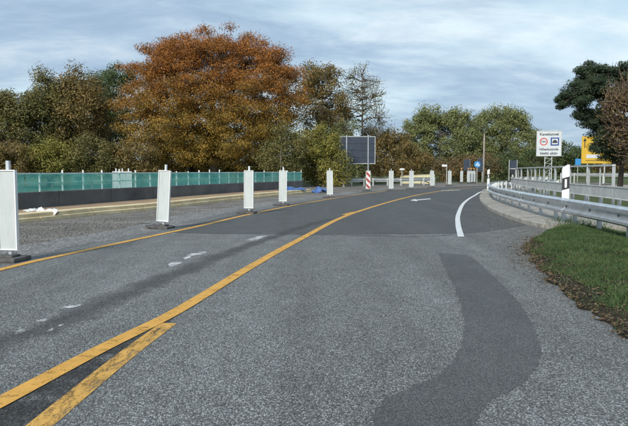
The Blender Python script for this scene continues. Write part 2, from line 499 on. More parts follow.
# ------------------------------------------------------------------ ground, road and markings
def struct(o): o['kind'] = 'structure'; return o
t_ = MB()
t_.v = [(-1500, -200, -.05), (1500, -200, -.05), (1500, 2500, -.05), (-1500, 2500, -.05)]; t_.f = [(0, 1, 2, 3)]
me = bpy.data.meshes.new('meadow'); me.from_pydata(t_.v, [], t_.f); struct(link('meadow', me, 'meadow_ground'))

LEFT = cr([(-4.6, -3, 0), (-4.2, 2.5, 0), G(0, 270), G(60, 256), G(130, 241), G(200, 226), G(250, 214.3), G(300, 204.2),
           G(350, 195.8), G(390, 190.6), G(420, 188.3), G(450, 186.8), (13.4, 48.6, 0), (19, 52.5, 0), (27, 56, 0)], 6)
CENTER = cr([G(-330, 570), G(-140, 474), G(-60, 433), G(0, 403), G(100, 350), G(165, 318), G(200, 298), G(250, 267.5), G(300, 239.5), G(350, 214.5),
             G(400, 199.2), G(430, 192.8), G(460, 188.9), (13.2, 45.0, 0), (19, 49.5, 0), (27, 53, 0)], 6)
EDGE = cr([G(461, 237), G(458, 224), G(458.5, 214), G(464, 203), G(474, 196), G(487, 190.5), (14, 42, 0), (20, 46.5, 0), (28, 50, 0)], 7)
KERB = cr([G(552, 229.5), G(536, 227), G(516, 221.5), G(494, 213), G(484, 206), G(479.5, 200), G(481, 195), G(487, 190.5), (13.6, 40.8, 0), (18, 44, 0), (27, 47.5, 0)], 6)
GRASS_EDGE = cr([(2.1, -4, 0), (2.12, 1, 0), G(628, 336), G(600, 317), G(575, 302), G(548, 277), G(532, 259), G(526, 249), G(533, 241), G(552, 230.5)], 5)
WALL = cr([(-10.0, 8.0, 0), (-8.55, 12.6, 0)] + [Vector((*G(px_, py_, .165).xy, 0)) for px_, py_ in ((60, 206), (155, 198.5), (240, 192), (303, 188))], 6)
KERB_L = cr([(-8.9, 9.0, 0), (-7.2, 12.4, 0), G(58, 218.7), G(100, 214.2), G(155, 209.3), G(240, 199.6), G(298, 194), G(312, 192.6)], 6)

struct(sheet('work_site_ground', [(-30, -6), (-4, -6)] + [(p.x + .1, p.y) for p in LEFT] + [(30, 64), (12, 62), (4, 52), (-1, 50), (-13, 30), (-30, 12)], -.016, 'site_gravel'))
left_edge = offset(LEFT, -.75)
right_edge = GRASS_EDGE + KERB[2:]
struct(sheet('road', [(p.x, p.y) for p in left_edge] + [(p.x + .15, p.y) for p in reversed(KERB[3:])] + [(p.x + .05, p.y) for p in reversed(GRASS_EDGE)], 0, 'old_asphalt'))
# newer dark tarmac beyond the transverse joint
lnew = [p for p in offset(LEFT, -.28) if p.y > 12.2]
kn = [p for p in KERB if p.y > 13.2]
j = [G(168, 232.4), G(213, 233.9), G(330, 234.6), G(452, 233.6), G(480, 232.5), G(512, 228)]
struct(sheet('tarmac', [(p.x, p.y) for p in j] + [(p.x + .1, p.y) for p in kn] + [(p.x, p.y) for p in reversed(lnew)], .003, 'new_asphalt'))
# pale hard shoulder left of the line, beyond the joint
sh_l = [p for p in LEFT if p.y > 13]
struct(ribbon('shoulder', offset(sh_l, -1.0), 1.35, -.006, 'shoulder_grey', jag=.08))
struct(ribbon('shoulder', offset([p for p in LEFT if -2 < p.y < 14], -.85), .9, .002, 'shoulder_grey', jag=.10))

def wob(pts, n=6, amp=.012, closed=True):
    q = [Vector(p) for p in pts]; res = cr(q + [q[0]], n)[:-1]
    return [p + Vector((random.uniform(-amp, amp), random.uniform(-amp, amp), 0)) for p in res]
patch_px_l = [(372, 432), (373, 420), (379, 404), (404, 390), (432, 379), (449, 366), (460, 350), (464, 330), (462, 312), (456, 290), (448, 274), (442, 262), (439, 253)]
patch_px_r = [(456, 254), (470, 256.5), (486, 270), (506, 289), (524, 310), (536, 334), (541, 352), (535, 370), (521, 384), (490, 402), (479, 416), (476, 432)]
pl = cr([G(*p) for p in patch_px_l], 4); pr = cr([G(*p) for p in patch_px_r], 4)
pp = [p + Vector((random.gauss(0, .006), random.gauss(0, .009), 0)) for p in resample(pl + pr, .035)]
struct(sheet('road_patch', pp, .0025, 'patch_asphalt'))
# scrubbed-off old marking, darker worn band in the left lane
old = cr([G(-60, 372), G(0, 342), G(60, 322), G(115, 299), G(170, 276), G(235, 250)], 6)
struct(ribbon('worn_band', old, .50, .0012, 'worn_strip', jag=.0))
struct(ribbon('worn_band', cr([G(235, 250), G(300, 228), G(330, 219)], 5), .34, .0045, 'worn_strip', jag=.0))
# dark scraped wedge between the two yellow lines
C_near = [p for p in CENTER if p.y < 5.2]
BR = cr([G(-97, 540), G(-27, 481), G(13, 448), G(40, 426), G(93, 382), G(133, 350), G(169, 323.5)], 6)
wedge = [p for p in C_near if p.y > 1.6] + list(reversed(BR))
struct(sheet('scraped_band', [(p.x, p.y) for p in wedge], .0018, 'tar_strip'))
struct(ribbon('road_marking', [p for p in CENTER], .125, .0062, 'yellow_paint'))
struct(ribbon('road_marking', BR, .125, .0035, 'yellow_paint_worn'))
struct(ribbon('road_marking', LEFT, .12, .0062, 'yellow_paint'))
struct(ribbon('road_marking', EDGE, .11, .0062, 'white_paint'))
struct(ribbon('road_marking', [G(344, 215.2), G(353, 212.6), G(358, 212)], .15, .0088, 'yellow_paint'))
# far lane arrow and dashes
def quadmark(pxs, mat='white_paint', z=.0066):
    return struct(sheet('road_marking', [G(*p) for p in pxs], z, mat))
quadmark([(410, 200.5), (415, 199.2), (416.5, 199.8), (430, 198.6), (431, 199.2), (417.5, 200.5), (417, 201.3)])
quadmark([(441, 190.5), (460, 189.9), (461, 190.4), (442, 191.1)], 'white_paint_worn')
# paint remnants of the old line
for c in [[(168, 264.5), (172, 262.5), (180, 261.5), (183, 262.5), (176, 265), (170, 267)],
          [(183, 258), (188, 256.5), (191, 257.2), (186, 259.3)],
          [(186, 255.5), (194, 253), (206, 251.8), (205, 253.8), (197, 255.2), (190, 256.4)],
          [(14, 332.5), (21, 329.3), (25, 330), (22, 333), (16, 334.2)],
          [(36, 321.2), (46, 318.9), (49, 319.6), (46, 321.2), (38, 322)],
          [(45, 331.5), (52, 328.2), (54, 329), (48, 332)],
          [(57, 326), (62, 324.6), (61, 326.6)],
          [(64, 307.2), (74, 304.9), (82, 304.6), (78, 306.6), (67, 308.4)],
          [(245, 240.5), (258, 236.6), (268, 236), (255, 240)]]:
    base = [G(*p) for p in c]
    struct(sheet('paint_remnant', wob(base, 4, .012), .0026, 'white_paint_worn'))
# thin sealed crack along the joint of the two surfaces
struct(ribbon('joint_seal', cr([G(300, 235.4), G(380, 235.8), G(400, 237.0), G(430, 236.4), G(452, 235.0)], 6), .05, .0045, 'tar_strip', jag=.02))

# ------------------------------------------------------------------ right side: kerb, walkway, verge
kerb = empty('concrete_kerb', KERB[0], 0, 'curved weathered concrete kerb under the near crash barrier', 'kerb')
kp = resample(KERB, .12)
k0 = Vector(KERB[0]); seg = 13; i = 0
while i < len(kp) - 2:
    part = [p - k0 for p in kp[i:i + seg]]
    if len(part) < 3: break
    part[-1] = part[-1].lerp(part[-2], .12)
    MB().sweep(part, [(-.0, -.05), (.0, .085), (.025, .11), (.42, .115), (.42, -.05)]).build('kerb_stone', 'concrete_cap', kerb)
    i += seg - 1
walk_in = offset([p for p in KERB], .43)
rail2_xy = [(6.6, 11.0), (7.1, 14), (7.8, 19.1), (8.8, 24.7), (10.5, 32.8), (12.6, 38.5), (16, 43)]
R2 = cr([(a, b, 0) for a, b in rail2_xy], 6)
walk_out = offset(R2, .9)
struct(sheet('walkway', [(p.x, p.y) for p in walk_in] + [(27, 46), (18, 42.5)] + [(p.x, p.y) for p in reversed(walk_out)], .10, 'concrete_cap', thick=.16))

# grass verge: gently rounded strip between the road edge and the walkway
vb = MB(); gx = []
GE = GRASS_EDGE[:-1]
ncol = 9
for p in GE:
    farx = 4.6 if p.y > 8.2 else 5.2
    for c in range(ncol):
        f = c / (ncol - 1)
        x = p.x + (max(p.x + 1.0, farx + .9) - p.x) * f
        y = p.y + (f * .6 if p.y > 6 else 0)
        z = .004 + .09 * math.sin(min(1, f * 2.2) * math.pi / 2) - .10 * max(0, f - .6) + (random.uniform(-.012, .012) if c > 1 else 0)
        vb.v.append((x, y, z))
for r in range(len(GE) - 1):
    for c in range(ncol - 1):
        a = r * ncol + c; vb.f.append((a, a + 1, a + ncol + 1, a + ncol))
for r in range(len(GE)):
    i0 = r * ncol; x, y, z = vb.v[i0]; vb.v[i0] = (x + .05 * math.sin(r * 2.3) + random.uniform(-.05, .03), y, z)
verge = vb.build('verge', 'verge_soil', smooth=True); struct(verge)
def verge_sample(n, bias=0, lo=1.5, hi=12.5):
    """random points on the verge, as (n,3)"""
    V = np.array(vb.v).reshape(len(GE), ncol, 3); ys = V[:, 0, 1]
    res = []
    while len(res) < n:
        y = lo + (hi - lo) * random.random() ** .8
        r = int(np.searchsorted(ys, y)) - 1
        if r < 0 or r >= len(GE) - 1: continue
        tr_ = (y - ys[r]) / (ys[r + 1] - ys[r])
        c = (random.random() ** (1 + bias)) * (ncol - 1.001); ci = int(c); cf = c - ci
        p = (V[r, ci] * (1 - cf) + V[r, ci + 1] * cf) * (1 - tr_) + (V[r + 1, ci] * (1 - cf) + V[r + 1, ci + 1] * cf) * tr_
        res.append((*p, c / (ncol - 1)))
    return np.array(res)
def blades(name, pts, hmin, hmax, wid, mat, label=None):
    n = len(pts); az = RNG.uniform(0, 2 * np.pi, n); h = RNG.uniform(hmin, hmax, n); lean = RNG.uniform(.2, 1.6, n)
    la = RNG.uniform(0, 2 * np.pi, n); w = wid * RNG.uniform(.6, 1.3, n)
    d = np.stack([np.cos(az), np.sin(az), 0 * az], 1) * w[:, None]
    tip = pts[:, :3] + np.stack([np.cos(la) * lean * h, np.sin(la) * lean * h, h], 1)
    base = pts[:, :3] - np.array([0, 0, .01])
    V = np.stack([base - d, base + d, tip], 1).reshape(-1, 3)
    me = np_mesh(name, V, tris=np.arange(3 * n).reshape(-1, 3))
    o = link(name, me, mat); tag(o, label, 'grass', kind='stuff'); return o
vp = verge_sample(150000, 0.15)
nz = np.sin(vp[:, 0] * 3.1 + 1.3 * np.sin(vp[:, 1] * 2.3)) * np.cos(vp[:, 1] * 2.7 + vp[:, 0])
keep = (vp[:, 3] > .07 + .07 * nz) | (RNG.random(len(vp)) < .06)
keep &= (nz > -.55) | (RNG.random(len(vp)) < .35)
blades('verge_grass', vp[keep], .02, .06, .0055, 'grass_blade', 'short green grass on the verge beside the crash barrier')

def scatter_leaves(name, pts, size, mat, label, cat, flat=.5):
    n = len(pts); az = RNG.uniform(0, 2 * np.pi, n); s_ = size * RNG.uniform(.5, 1.4, n)
    a = np.stack([np.cos(az), np.sin(az), RNG.uniform(-flat, flat, n)], 1); b = np.stack([-np.sin(az), np.cos(az), RNG.uniform(-flat, flat, n)], 1)
    c = pts[:, :3] + np.stack([0 * az, 0 * az, .012 + RNG.uniform(0, .02, n)], 1)
    A = a * s_[:, None]; B = b * (s_ * .55)[:, None]
    V = np.stack([c - A, c + B - .2 * A, c + A, c - B - .2 * A], 1).reshape(-1, 3)
    V[:, 2] = np.maximum(V[:, 2], .006)
    me = np_mesh(name, V, quads=np.arange(4 * n).reshape(-1, 4)); o = link(name, me, mat)
    return tag(o, label, cat, kind='stuff')
lp = verge_sample(6500, 2.0, 2.0, 10.5)
lp[:, 0] -= np.where(RNG.random(len(lp)) < .25, RNG.exponential(.09, len(lp)), 0)
lp = lp[(lp[:, 3] < .24) | (RNG.random(len(lp)) < .16)]
scatter_leaves('leaf_litter', lp, .017, 'leaf_dry', 'dry brown leaves littering the edge of the grass verge', 'leaves', .45)

def stones(name, pts, smin, smax, label, cat, mat='stone_chips'):
    n = len(pts); base = np.array([[1, 0, 0], [-1, 0, 0], [0, 1, 0], [0, -1, 0], [0, 0, 1], [0, 0, -1]], float)
    tri = np.array([[0, 2, 4], [2, 1, 4], [1, 3, 4], [3, 0, 4], [2, 0, 5], [1, 2, 5], [3, 1, 5], [0, 3, 5]])
    s_ = (smin + (smax - smin) * RNG.random(n) ** 5)[:, None, None]
    J = base[None] * RNG.uniform(.55, 1.25, (n, 6, 3)) + RNG.uniform(-.25, .25, (n, 6, 3))
    J[:, :, 2] *= .5
    V = pts[:, None, :3] + J * s_
    me = np_mesh(name, V.reshape(-1, 3), tris=(tri[None] + 6 * np.arange(n)[:, None, None]).reshape(-1, 3))
    o = link(name, me, mat); return tag(o, label, cat, kind='stuff')
# loose chippings in the dead corner between the edge line and the kerb
pts = []
while len(pts) < 9000:
    px = random.uniform(462, 548); py = 192 + 100 * random.random() ** .75
    xk = np.interp(py, [190, 195, 200, 206, 213, 221, 228, 232, 249, 262, 280, 300], [487, 481, 479.5, 484, 494, 516, 546, 548, 527, 534, 551, 575])
    xl = np.interp(py, [190, 196, 203, 214, 224, 237, 260, 300], [487, 475, 466, 462, 470, 478, 500, 560])
    if xl < px < xk and random.random() < ((px - xl) / (xk - xl)) ** 1.6 * min(1, max(0, (292 - py) / 60)):
        g = G(px, py); pts.append((g.x, g.y, .008))
stones('loose_chippings', np.array(pts), .004, .017, 'loose grey chippings along the right road edge by the kerb', 'gravel')
# rubble on the left between line and kerb
pts = []
while len(pts) < 7000:
    px = random.uniform(-20, 240); py = random.uniform(200, 262)
    yl = np.interp(px, [-20, 0, 60, 130, 200, 250], [274, 270, 256, 241, 226, 214]) - 5
    yk = np.interp(px, [-20, 20, 58, 100, 155, 240], [218, 217, 219, 215, 210, 200])
    if yk < py < yl:
        f = (py - yk) / (yl - yk)
        if random.random() < math.exp(-((f - .38) / .26) ** 2):
            g = G(px, py); pts.append((g.x, g.y, -.012))
stones('site_rubble', np.array(pts), .004, .034, 'loose grey rubble between the left yellow line and the kerb', 'rubble')

# ------------------------------------------------------------------ left kerb, fill strip, dark wall and green-netted railing
kl = empty('kerb', KERB_L[0], 0, 'cream double-course kerb below the green-netted railing', 'kerb')
kp = resample(KERB_L, .25); seg = 5
for course, (o0, o1, z0, z1) in enumerate([(0, .28, -.05, .088), (.05, .30, .092, .185)]):
    i = 0
    while i < len(kp) - 1:
        part = [p - KERB_L[0] for p in kp[i:i + seg]]
        if len(part) < 2: break
        part[-1] = part[-1].lerp(part[-2], .06); jx = random.uniform(-.008, .008)
        MB().sweep(part, [(-o0 + jx, z0), (-o0 + jx, z1 - .02), (-o0 - .02 + jx, z1), (-o1, z1), (-o1, z0)]).build('kerb_stone', 'kerb_cream', kl)
        i += seg - 1
fill = [(p.x, p.y) for p in offset(KERB_L, -.31)] + [(p.x, p.y) for p in reversed([q for q in WALL if q.y > 9.5])]
struct(sheet('footway_fill', fill, .165, 'rust_sand', thick=.2))

fw = empty('bridge_railing', WALL[0], 0, 'long green-netted railing on a dark concrete plinth', 'railing')
o0 = Vector(WALL[0]); wl_ = sum((b_ - a_).length for a_, b_ in zip(WALL, WALL[1:])); wp = resample(WALL, wl_ / (24 * round(wl_ / .3125 / 24)))
i = 0
while i < len(wp) - 1:                                  # plinth, cast in bays
    part = [p - o0 for p in wp[i:i + 9]]
    if len(part) < 2: break
    part[-1] = part[-1].lerp(part[-2], .05)
    MB().sweep(part, [(.0, -.05), (.0, .57), (-.02, .59), (-.28, .59), (-.28, -.05)]).build('plinth_panel', 'wall_dark', fw)
    i += 8
cent = [p - o0 for p in offset(wp, -.12)]
n_post = 0
for i in range(0, len(cent), 3):
    h = 1.08 + random.choice([.06, .10, .10, .13, .02])
    MB().box(cent[i] + Vector((0, 0, (h + .59) / 2)), (.045, .045, h - .59), random.uniform(-.2, .2)).build('post', 'zinc_post', fw); n_post += 1
for z, r in ((1.08, .022), (.83, .016)):
    MB().tube([p + Vector((0, 0, z)) for p in cent[::2]], r, 6).build('handrail' if z > 1 else 'middle_rail', 'zinc_post', fw)
front = [p - o0 for p in offset(wp, -.07)]
for i in range(0, len(front) - 1, 4):
    mb = MB(); zs = [.596, .69, .79, .89, .99, 1.072]
    for k in range(5):
        for z in zs:
            p = front[i + k]; mb.v.append((p.x + random.uniform(-.012, .012), p.y, z + random.uniform(-.006, .006)))
    for k in range(4):
        for q in range(5): a = k * 6 + q; mb.f.append((a, a + 1, a + 7, a + 6))
    mb.build('safety_net', 'green_net', fw, smooth=True)

# crumpled plastic and tarps
def lump(name, loc, sx, sy, sz, mat, label, cat, seed, rz=0, nseg=22, flat=.55, fold=1.0):
    rr = random.Random(seed); mb = MB(); ph = [rr.uniform(0, 6.28) for _ in range(8)]
    for i in range(nseg + 1):
        for k in range(nseg + 1):
            u_ = i / nseg * 2 - 1; v_ = k / nseg * 2 - 1; rad = math.sqrt(u_ * u_ + v_ * v_) / 1.15
            prof = max(0, 1 - rad ** 2.2)
            w = .62 + .3 * math.sin(fold * 4.2 * u_ + ph[0] + 1.5 * math.sin(3 * v_ + ph[1])) + .28 * math.sin(fold * 6 * v_ + ph[2] + 2 * u_) + .18 * math.sin(13 * u_ + 7 * v_ + ph[3]) + rr.uniform(-.07, .07)
            e = 1 + .16 * math.sin(5 * math.atan2(v_, u_) + ph[4]) + .08 * math.sin(11 * math.atan2(v_, u_) + ph[5])
            mb.v.append((u_ * sx * e, v_ * sy * e, max(0.004, sz * prof ** flat * max(.12, w))))
    for i in range(nseg):
        for k in range(nseg): a = i * (nseg + 1) + k; mb.f.append((a, a + nseg + 1, a + nseg + 2, a + 1))
    o = mb.build(name, mat, None, smooth=True); o.location = loc; o.rotation_euler.z = rz
    return tag(o, label, cat)
g = G(40, 217.8); lump('plastic_sheeting', (g.x, g.y - .02, -.012), .30, .58, .22, 'plastic_sheet', 'crumpled white plastic sheeting lying on the rubble by the kerb', 'plastic sheet', 3, 1.1, 34, .22, 1.35)
g = G(292, 191.2, .17); lump('blue_tarpaulin', (g.x - .1, g.y + 1.4, .168), .8, .4, .20, 'tarp_blue', 'flat blue tarpaulin at the far end of the netted railing', 'tarp', 5, .9)
g = G(322, 192.6); lump('blue_tarpaulin', (g.x + .05, g.y + .5, -.014), .52, .42, .28, 'tarp_blue', 'bunched blue tarpaulin heaped left of the fifth white beacon', 'tarp', 9, .2)

# ------------------------------------------------------------------ warning beacons
def make_beacon(front=None):
    root = empty('warning_beacon', (0, 0, 0))
    MB().box((-.06, .0, .028), (.48, .36, .055)).box((0, 0, .065), (.18, .18, .04)).build('foot_plate', 'rubber', root, bevel=.015)
    MB().box((0, .02, .655), (.042, .042, 1.25)).build('pole', 'galvanised', root)
    pn = MB().box((0, -.018, .655), (.236, .022, .996)).build('panel', front or 'panel_white', root)
    mb = MB()
    mb.box((-.124, -.018, .655), (.014, .05, 1.02)).box((.124, -.018, .655), (.014, .05, 1.02))
    mb.box((0, -.018, 1.1585), (.2335, .05, .014)).box((0, -.018, .1515), (.2335, .05, .014))
    mb.build('rim', 'rim_white', pn)
    return root
def place_beacon(px, dy, rz, tilt, label, proto=None, group='white-backed warning beacons along the left yellow line', scale=1):
    o = copy_tree(proto) if proto else make_beacon()
    o.location = G(px, HOR + dy, 0); o.rotation_euler = (0, tilt, rz); tag(o, label, 'beacon', group)
    return o
bc = [(10.3, 90, -.16, 0, 'nearest and largest white beacon panel at the left edge of the photo'),
      (163, 57.5, -.25, .065, 'leaning white beacon panel, second from the left edge'),
      (249, 42.5, -.2, .008, 'upright white beacon panel, third from the left edge'),
      (283, 34.6, -.15, .01, 'white beacon panel in front of the far end of the netted railing'),
      (330, 26.7, -.1, -.012, 'white beacon panel right of the bunched blue tarpaulin'),
      (391, 19.9, .0, 0, 'white beacon panel just right of the red-white striped beacon'),
      (411, 18.3, .05, .015, 'white beacon panel at the left end of the pale yellow wall'),
      (432, 16.6, .1, -.02, 'white beacon panel at the right end of the pale yellow wall'),
      (449.5, 15.0, .2, 0, 'white beacon panel beside the small white street nameplate')]
proto = None
for px, dy, rz, tilt, lab in bc:
    b_ = place_beacon(px, dy, rz, tilt, lab, proto)
    if proto is None: proto = b_
for px, dy, lab in ((461.4, 12.3, 'single far white beacon with an orange lamp on top'),
                    (468.2, 12.4, 'left of three adjoining far white beacons'),
                    (471.0, 12.3, 'middle of three adjoining far white beacons'),
                    (473.8, 12.2, 'right of three adjoining far white beacons, under the blue round sign')):
    o = place_beacon(px, dy, .25, 0, lab, proto, 'far white beacons at the bend')
    MB().box((0, .02, 1.30), (.06, .06, .06)).tube([(0, -.03, 1.37), (0, .07, 1.37)], .07, 12).build('lamp', 'orange_lamp', o, bevel=0)
sb = make_beacon('red_white_stripes'); sb.location = G(368, 191.2); sb.rotation_euler.z = .1
tag(sb, 'red and white striped beacon standing in front of the big dark sign', 'beacon')
# spare beacons stood up behind the netted railing
for px in (116.3, 122.6, 128.8):
    o = copy_tree(proto); o.location = (*P(px, 190, 24.0).xy, -.03); o.rotation_euler = (0, 0, 0)
    tag(o, {116.3: 'left', 122.6: 'middle', 128.8: 'right'}[px] + ' of three white beacons stored behind the green net', 'beacon', 'beacons stored behind the railing')
    MB().box((0, 0, .02), (.5, .4, .06)).build('skid', 'rubber', o)

# ------------------------------------------------------------------ crash barriers
W_PROF = [(0, .31), (-.045, .30), (-.078, .272), (-.078, .232), (-.025, .195), (-.012, .155), (-.025, .115), (-.078, .078), (-.078, .038), (-.045, .010), (0, 0),
          (.004, .006), (-.042, .016), (-.072, .042), (-.072, .074), (-.02, .112), (-.006, .155), (-.02, .198), (-.072, .236), (-.072, .268), (-.042, .294), (.004, .304)]
BOX_PROF = [(.0, .31), (-.05, .312), (-.055, .285), (-.035, .27), (-.035, .03), (-.055, .012), (-.05, 0), (0, 0), (0, .012), (-.03, .018), (-.03, .288), (0, .298)]
def guardrail(name, path, top, post_step, label, cat='crash barrier', post_base=-.06, dull=False, flip=1, group=None, base_prof=W_PROF):
    """path: ground points; face looks left of travel"""
    root = empty(name, path[0], 0, label, cat, group); o0 = Vector(path[0])
    mt = 'galvanised_dull' if dull else 'galvanised'
    fine = resample(path, .25); n = 16; i = 0
    prof = [(a * flip, b) for a, b in base_prof]
    while i < len(fine) - 1:
        part = [p - o0 + Vector((0, 0, top - .31 - p.z + (o0.z))) for p in fine[i:i + n + 1]]
        if len(part) < 2: break
        bm_ = MB().sweep(part, prof).build('beam', mt, root, smooth=False)
        if i:
            q = MB().sweep([p for p in part[:2]], [(a - .0035 * flip * (1 if k < len(prof) // 2 else -1), b) for k, (a, b) in enumerate(prof)]).build('splice', mt, bm_)
        i += n
    pts = resample(path, post_step)
    off = offset(pts, .13 * flip)
    for k, (p, q) in enumerate(zip(pts, off)):
        d = (pts[min(k + 1, len(pts) - 1)] - pts[max(k - 1, 0)]); rz = math.atan2(d.y, d.x)
        b = q - o0
        po = MB()
        hgt = top - .03 - post_base
        M = Matrix.Rotation(rz, 4, 'Z')
        c = b + Vector((0, 0, post_base - o0.z + hgt / 2))
        po.box(c, (.10, .012, hgt), rz)
        sidev = Vector((math.sin(rz), -math.cos(rz), 0)); al = Vector((math.cos(rz), math.sin(rz), 0))
        po.box(c + al * .045 + sidev * .030, (.010, .05, hgt), rz); po.box(c - al * .045 + sidev * .030, (.010, .05, hgt), rz)
        p_o = po.build('post', 'zinc_post', root)
        br = MB().box(b - sidev * .062 * flip + Vector((0, 0, top - .155 - o0.z)), (.07, .105, .14), rz).build('bracket', mt, p_o)
        MB().tube([p - o0 - sidev * .008 * flip + Vector((0, 0, top - .155)), p - o0 - sidev * .028 * flip + Vector((0, 0, top - .155))], .02, 8).build('bolt', 'bolt_dark', p_o)
    return root
rail1_xy = [(3.95, 4.6), (4.35, 7), (4.8, 9.5), (5.08, 12.5), (5.4, 15.5), (5.85, 18.6), (6.42, 22), (7.15, 25.2), (8.3, 29.2), (9.9, 33.5), (12.2, 37.4), (16, 41)]
R1 = cr([(a, b, 0) for a, b in rail1_xy], 6)
guardrail('crash_barrier', R1, .60, 1.33, 'near galvanised W-beam crash barrier curving along the kerb with the road', dull=False)
guardrail('crash_barrier', R2, .785, 1.33, 'dull grey crash barrier behind the near one, below the handrail', dull=True, base_prof=BOX_PROF)
# white-ish rail on the far left, in two stretches
a_ = [P(338, 180, 47), P(350, 180, 47.5), P(363, 180, 48)]; b_ = [P(372, 180, 48.2), P(400, 180, 49.5), P(433, 180, 52)]
guardrail('crash_barrier', cr([(p.x, p.y, 0) for p in a_], 4), .62, 1.33, 'short pale crash barrier left of the striped beacon', dull=True)
guardrail('crash_barrier', cr([(p.x, p.y, 0) for p in b_], 4), .62, 1.33, 'pale crash barrier right of the striped beacon, behind white beacons', dull=True)
# barrier of the other road far right
c_ = [P(562, 180, 62), P(590, 180, 58), P(613, 180, 55), P(650, 180, 52), P(700, 180, 49)]
guardrail('crash_barrier', cr([(p.x, p.y, 0) for p in c_], 4), .98, 2.0, 'far crash barrier beyond the grass, seen under the yellow sign', dull=True)

# bridge handrail behind the second barrier
RL = cr([P(516, 167.2, 32.4), P(545, 166.6, 23.9), P(568, 166.0, 20.1), P(590, 165.4, 17.6), P(614, 164.8, 15.6)], 5)
RLb = [Vector((p.x, p.y, .1)) for p in RL]
hr = empty('metal_railing', RLb[0], 0, 'grey steel handrail with upright bars behind the crash barriers', 'railing'); o0 = RLb[0]
fine = resample(RLb, .2)
MB().sweep([p - o0 + Vector((0, 0, 1.16)) for p in fine], [(-.04, .012), (-.04, .06), (.04, .06), (.04, .012)]).build('top_rail', 'galvanised_dull', hr)
MB().sweep([p - o0 + Vector((0, 0, .12)) for p in fine], [(-.02, 0), (-.02, .04), (.02, .04), (.02, 0)]).build('bottom_rail', 'galvanised_dull', hr)
pp_ = resample(RLb, 2.2)
for p in pp_: MB().box(p - o0 + Vector((0, 0, .58)), (.06, .05, 1.159), .3).build('post', 'galvanised_dull', hr)
for k, p in enumerate(resample(RLb, 1.1)):
    if min((p - q).length for q in pp_) < .2 or random.random() < .12: continue
    MB().box(p - o0 + Vector((0, 0, .65)), (.028, .028, .98), .3).build('baluster', 'galvanised_dull', hr)

# ------------------------------------------------------------------ delineator posts
def make_delineator():
    root = empty('delineator_post', (0, 0, 0))
    sec = [(-.06, -.05), (0, .07), (.06, -.05)]
    def slab(z0a, z0b, z1a, z1b, g):       # slanted cuts: a = left side, b = right side
        mb = MB(); s = [(-.06 - g, -.05 - g), (.06 + g, -.05 - g), (.035 + g, .03 + g), (-.035 - g, .03 + g)]
        zb = [z0a, z0b, z0b, z0a]; zt = [z1a, z1b, z1b, z1a]
        mb.v = [(x, y, z) for (x, y), z in zip(s, zb)] + [(x, y, z) for (x, y), z in zip(s, zt)]
        mb.f = [(3, 2, 1, 0), (4, 5, 6, 7), (0, 1, 5, 4), (1, 2, 6, 5), (2, 3, 7, 6), (3, 0, 4, 7)]
        return mb
    slab(0, 0, .62, .66, 0).build('shaft', 'white_paint_thing', root)
    bd = slab(.62, .66, .86, .90, .002).build('black_band', 'black_plastic', root)
    MB().box((0.0, -.054, .76), (.035, .006, .17)).build('reflector', 'rim_white', bd)
    slab(.86, .90, 1.08, 1.14, 0).build('head', 'white_paint_thing', root)
    return root
dl = make_delineator(); q = P(565, 190, 13.1); dl.location = (q.x, q.y, .10); dl.rotation_euler.z = -.2; dl.scale = (1.2, 1.2, 1.04)
tag(dl, 'large white delineator post with black band behind the near crash barrier', 'post', 'delineator posts')
for px, dist, lab, zz, s in ((488.3, 33.0, 'far delineator post at the left tip of the near crash barrier', .11, 1.0),
                          (343.6, 46.0, 'small far delineator post in front of the big dark sign', -.016, .92)):
    c = copy_tree(dl); q = P(px, 180, dist); c.location = (q.x, q.y, zz); c.scale = (1.0, 1.0, s); tag(c, lab, 'post')
    c.location.z = zz

# ------------------------------------------------------------------ signs
def text_mesh(s_, size, name, mat, parent, loc, rot, thick=.003, width=None):
    cu = bpy.data.curves.new(name, 'FONT'); cu.body = s_; cu.size = size; cu.align_x = 'CENTER'; cu.align_y = 'CENTER'; cu.extrude = thick; cu.offset = size * .022
    tmp = bpy.data.objects.new('tmp', cu); COL.objects.link(tmp); bpy.context.view_layer.update()
    me = bpy.data.meshes.new_from_object(tmp.evaluated_get(bpy.context.evaluated_depsgraph_get()))
    bpy.data.objects.remove(tmp); me.name = name; me.materials.clear()
    o = link(name, me, mat, parent); o.location = loc; o.rotation_euler = rot
    if width:
        w = max(v.co.x for v in me.vertices) - min(v.co.x for v in me.vertices); o.scale = (width / w, 1, 1)
    return o
FR = (math.pi / 2, 0, 0)
def ring(r0, r1, n=32, t=.006):
    mb = MB()
    for k in range(n):
        a = 2 * math.pi * k / n
        for r, y in ((r0, 0), (r1, 0), (r1, -t), (r0, -t)): mb.v.append((r * math.cos(a), y, r * math.sin(a)))
    for k in range(n):
        a = 4 * k; b = 4 * ((k + 1) % n)
        for e in range(4): mb.f.append((a + e, a + (e + 1) % 4, b + (e + 1) % 4, b + e))
    return mb
D = 45; s_ = D / F_PX
q = P(548.2, 171, D); ws = empty('information_sign', (q.x, q.y, 0), -.15, 'square white information sign with red ring and blue symbol on lattice posts', 'sign')
cz = 1.15 + (171 - 143.6) * s_; W_, H_ = 23.5 * s_, 25 * s_
bd = MB().box((0, 0, cz), (W_, .05, H_)).build('sign_panel', 'sign_white', ws, bevel=.01)
fr = MB()
fr.box((0, -.004, cz + H_ / 2 - .015), (W_ + .03, .075, .05)).box((0, -.004, cz - H_ / 2 + .015), (W_ + .03, .075, .05))
fr.box((-W_ / 2 + .01, -.004, cz), (.05, .073, H_ - .08)).box((W_ / 2 - .01, -.004, cz), (.05, .073, H_ - .08)).build('frame', 'galvanised_dull', bd)
text_mesh('Kanaltunnel', .26, 'lettering', 'ink', bd, (0, -.03, cz + H_ * .36), FR, width=1.30)
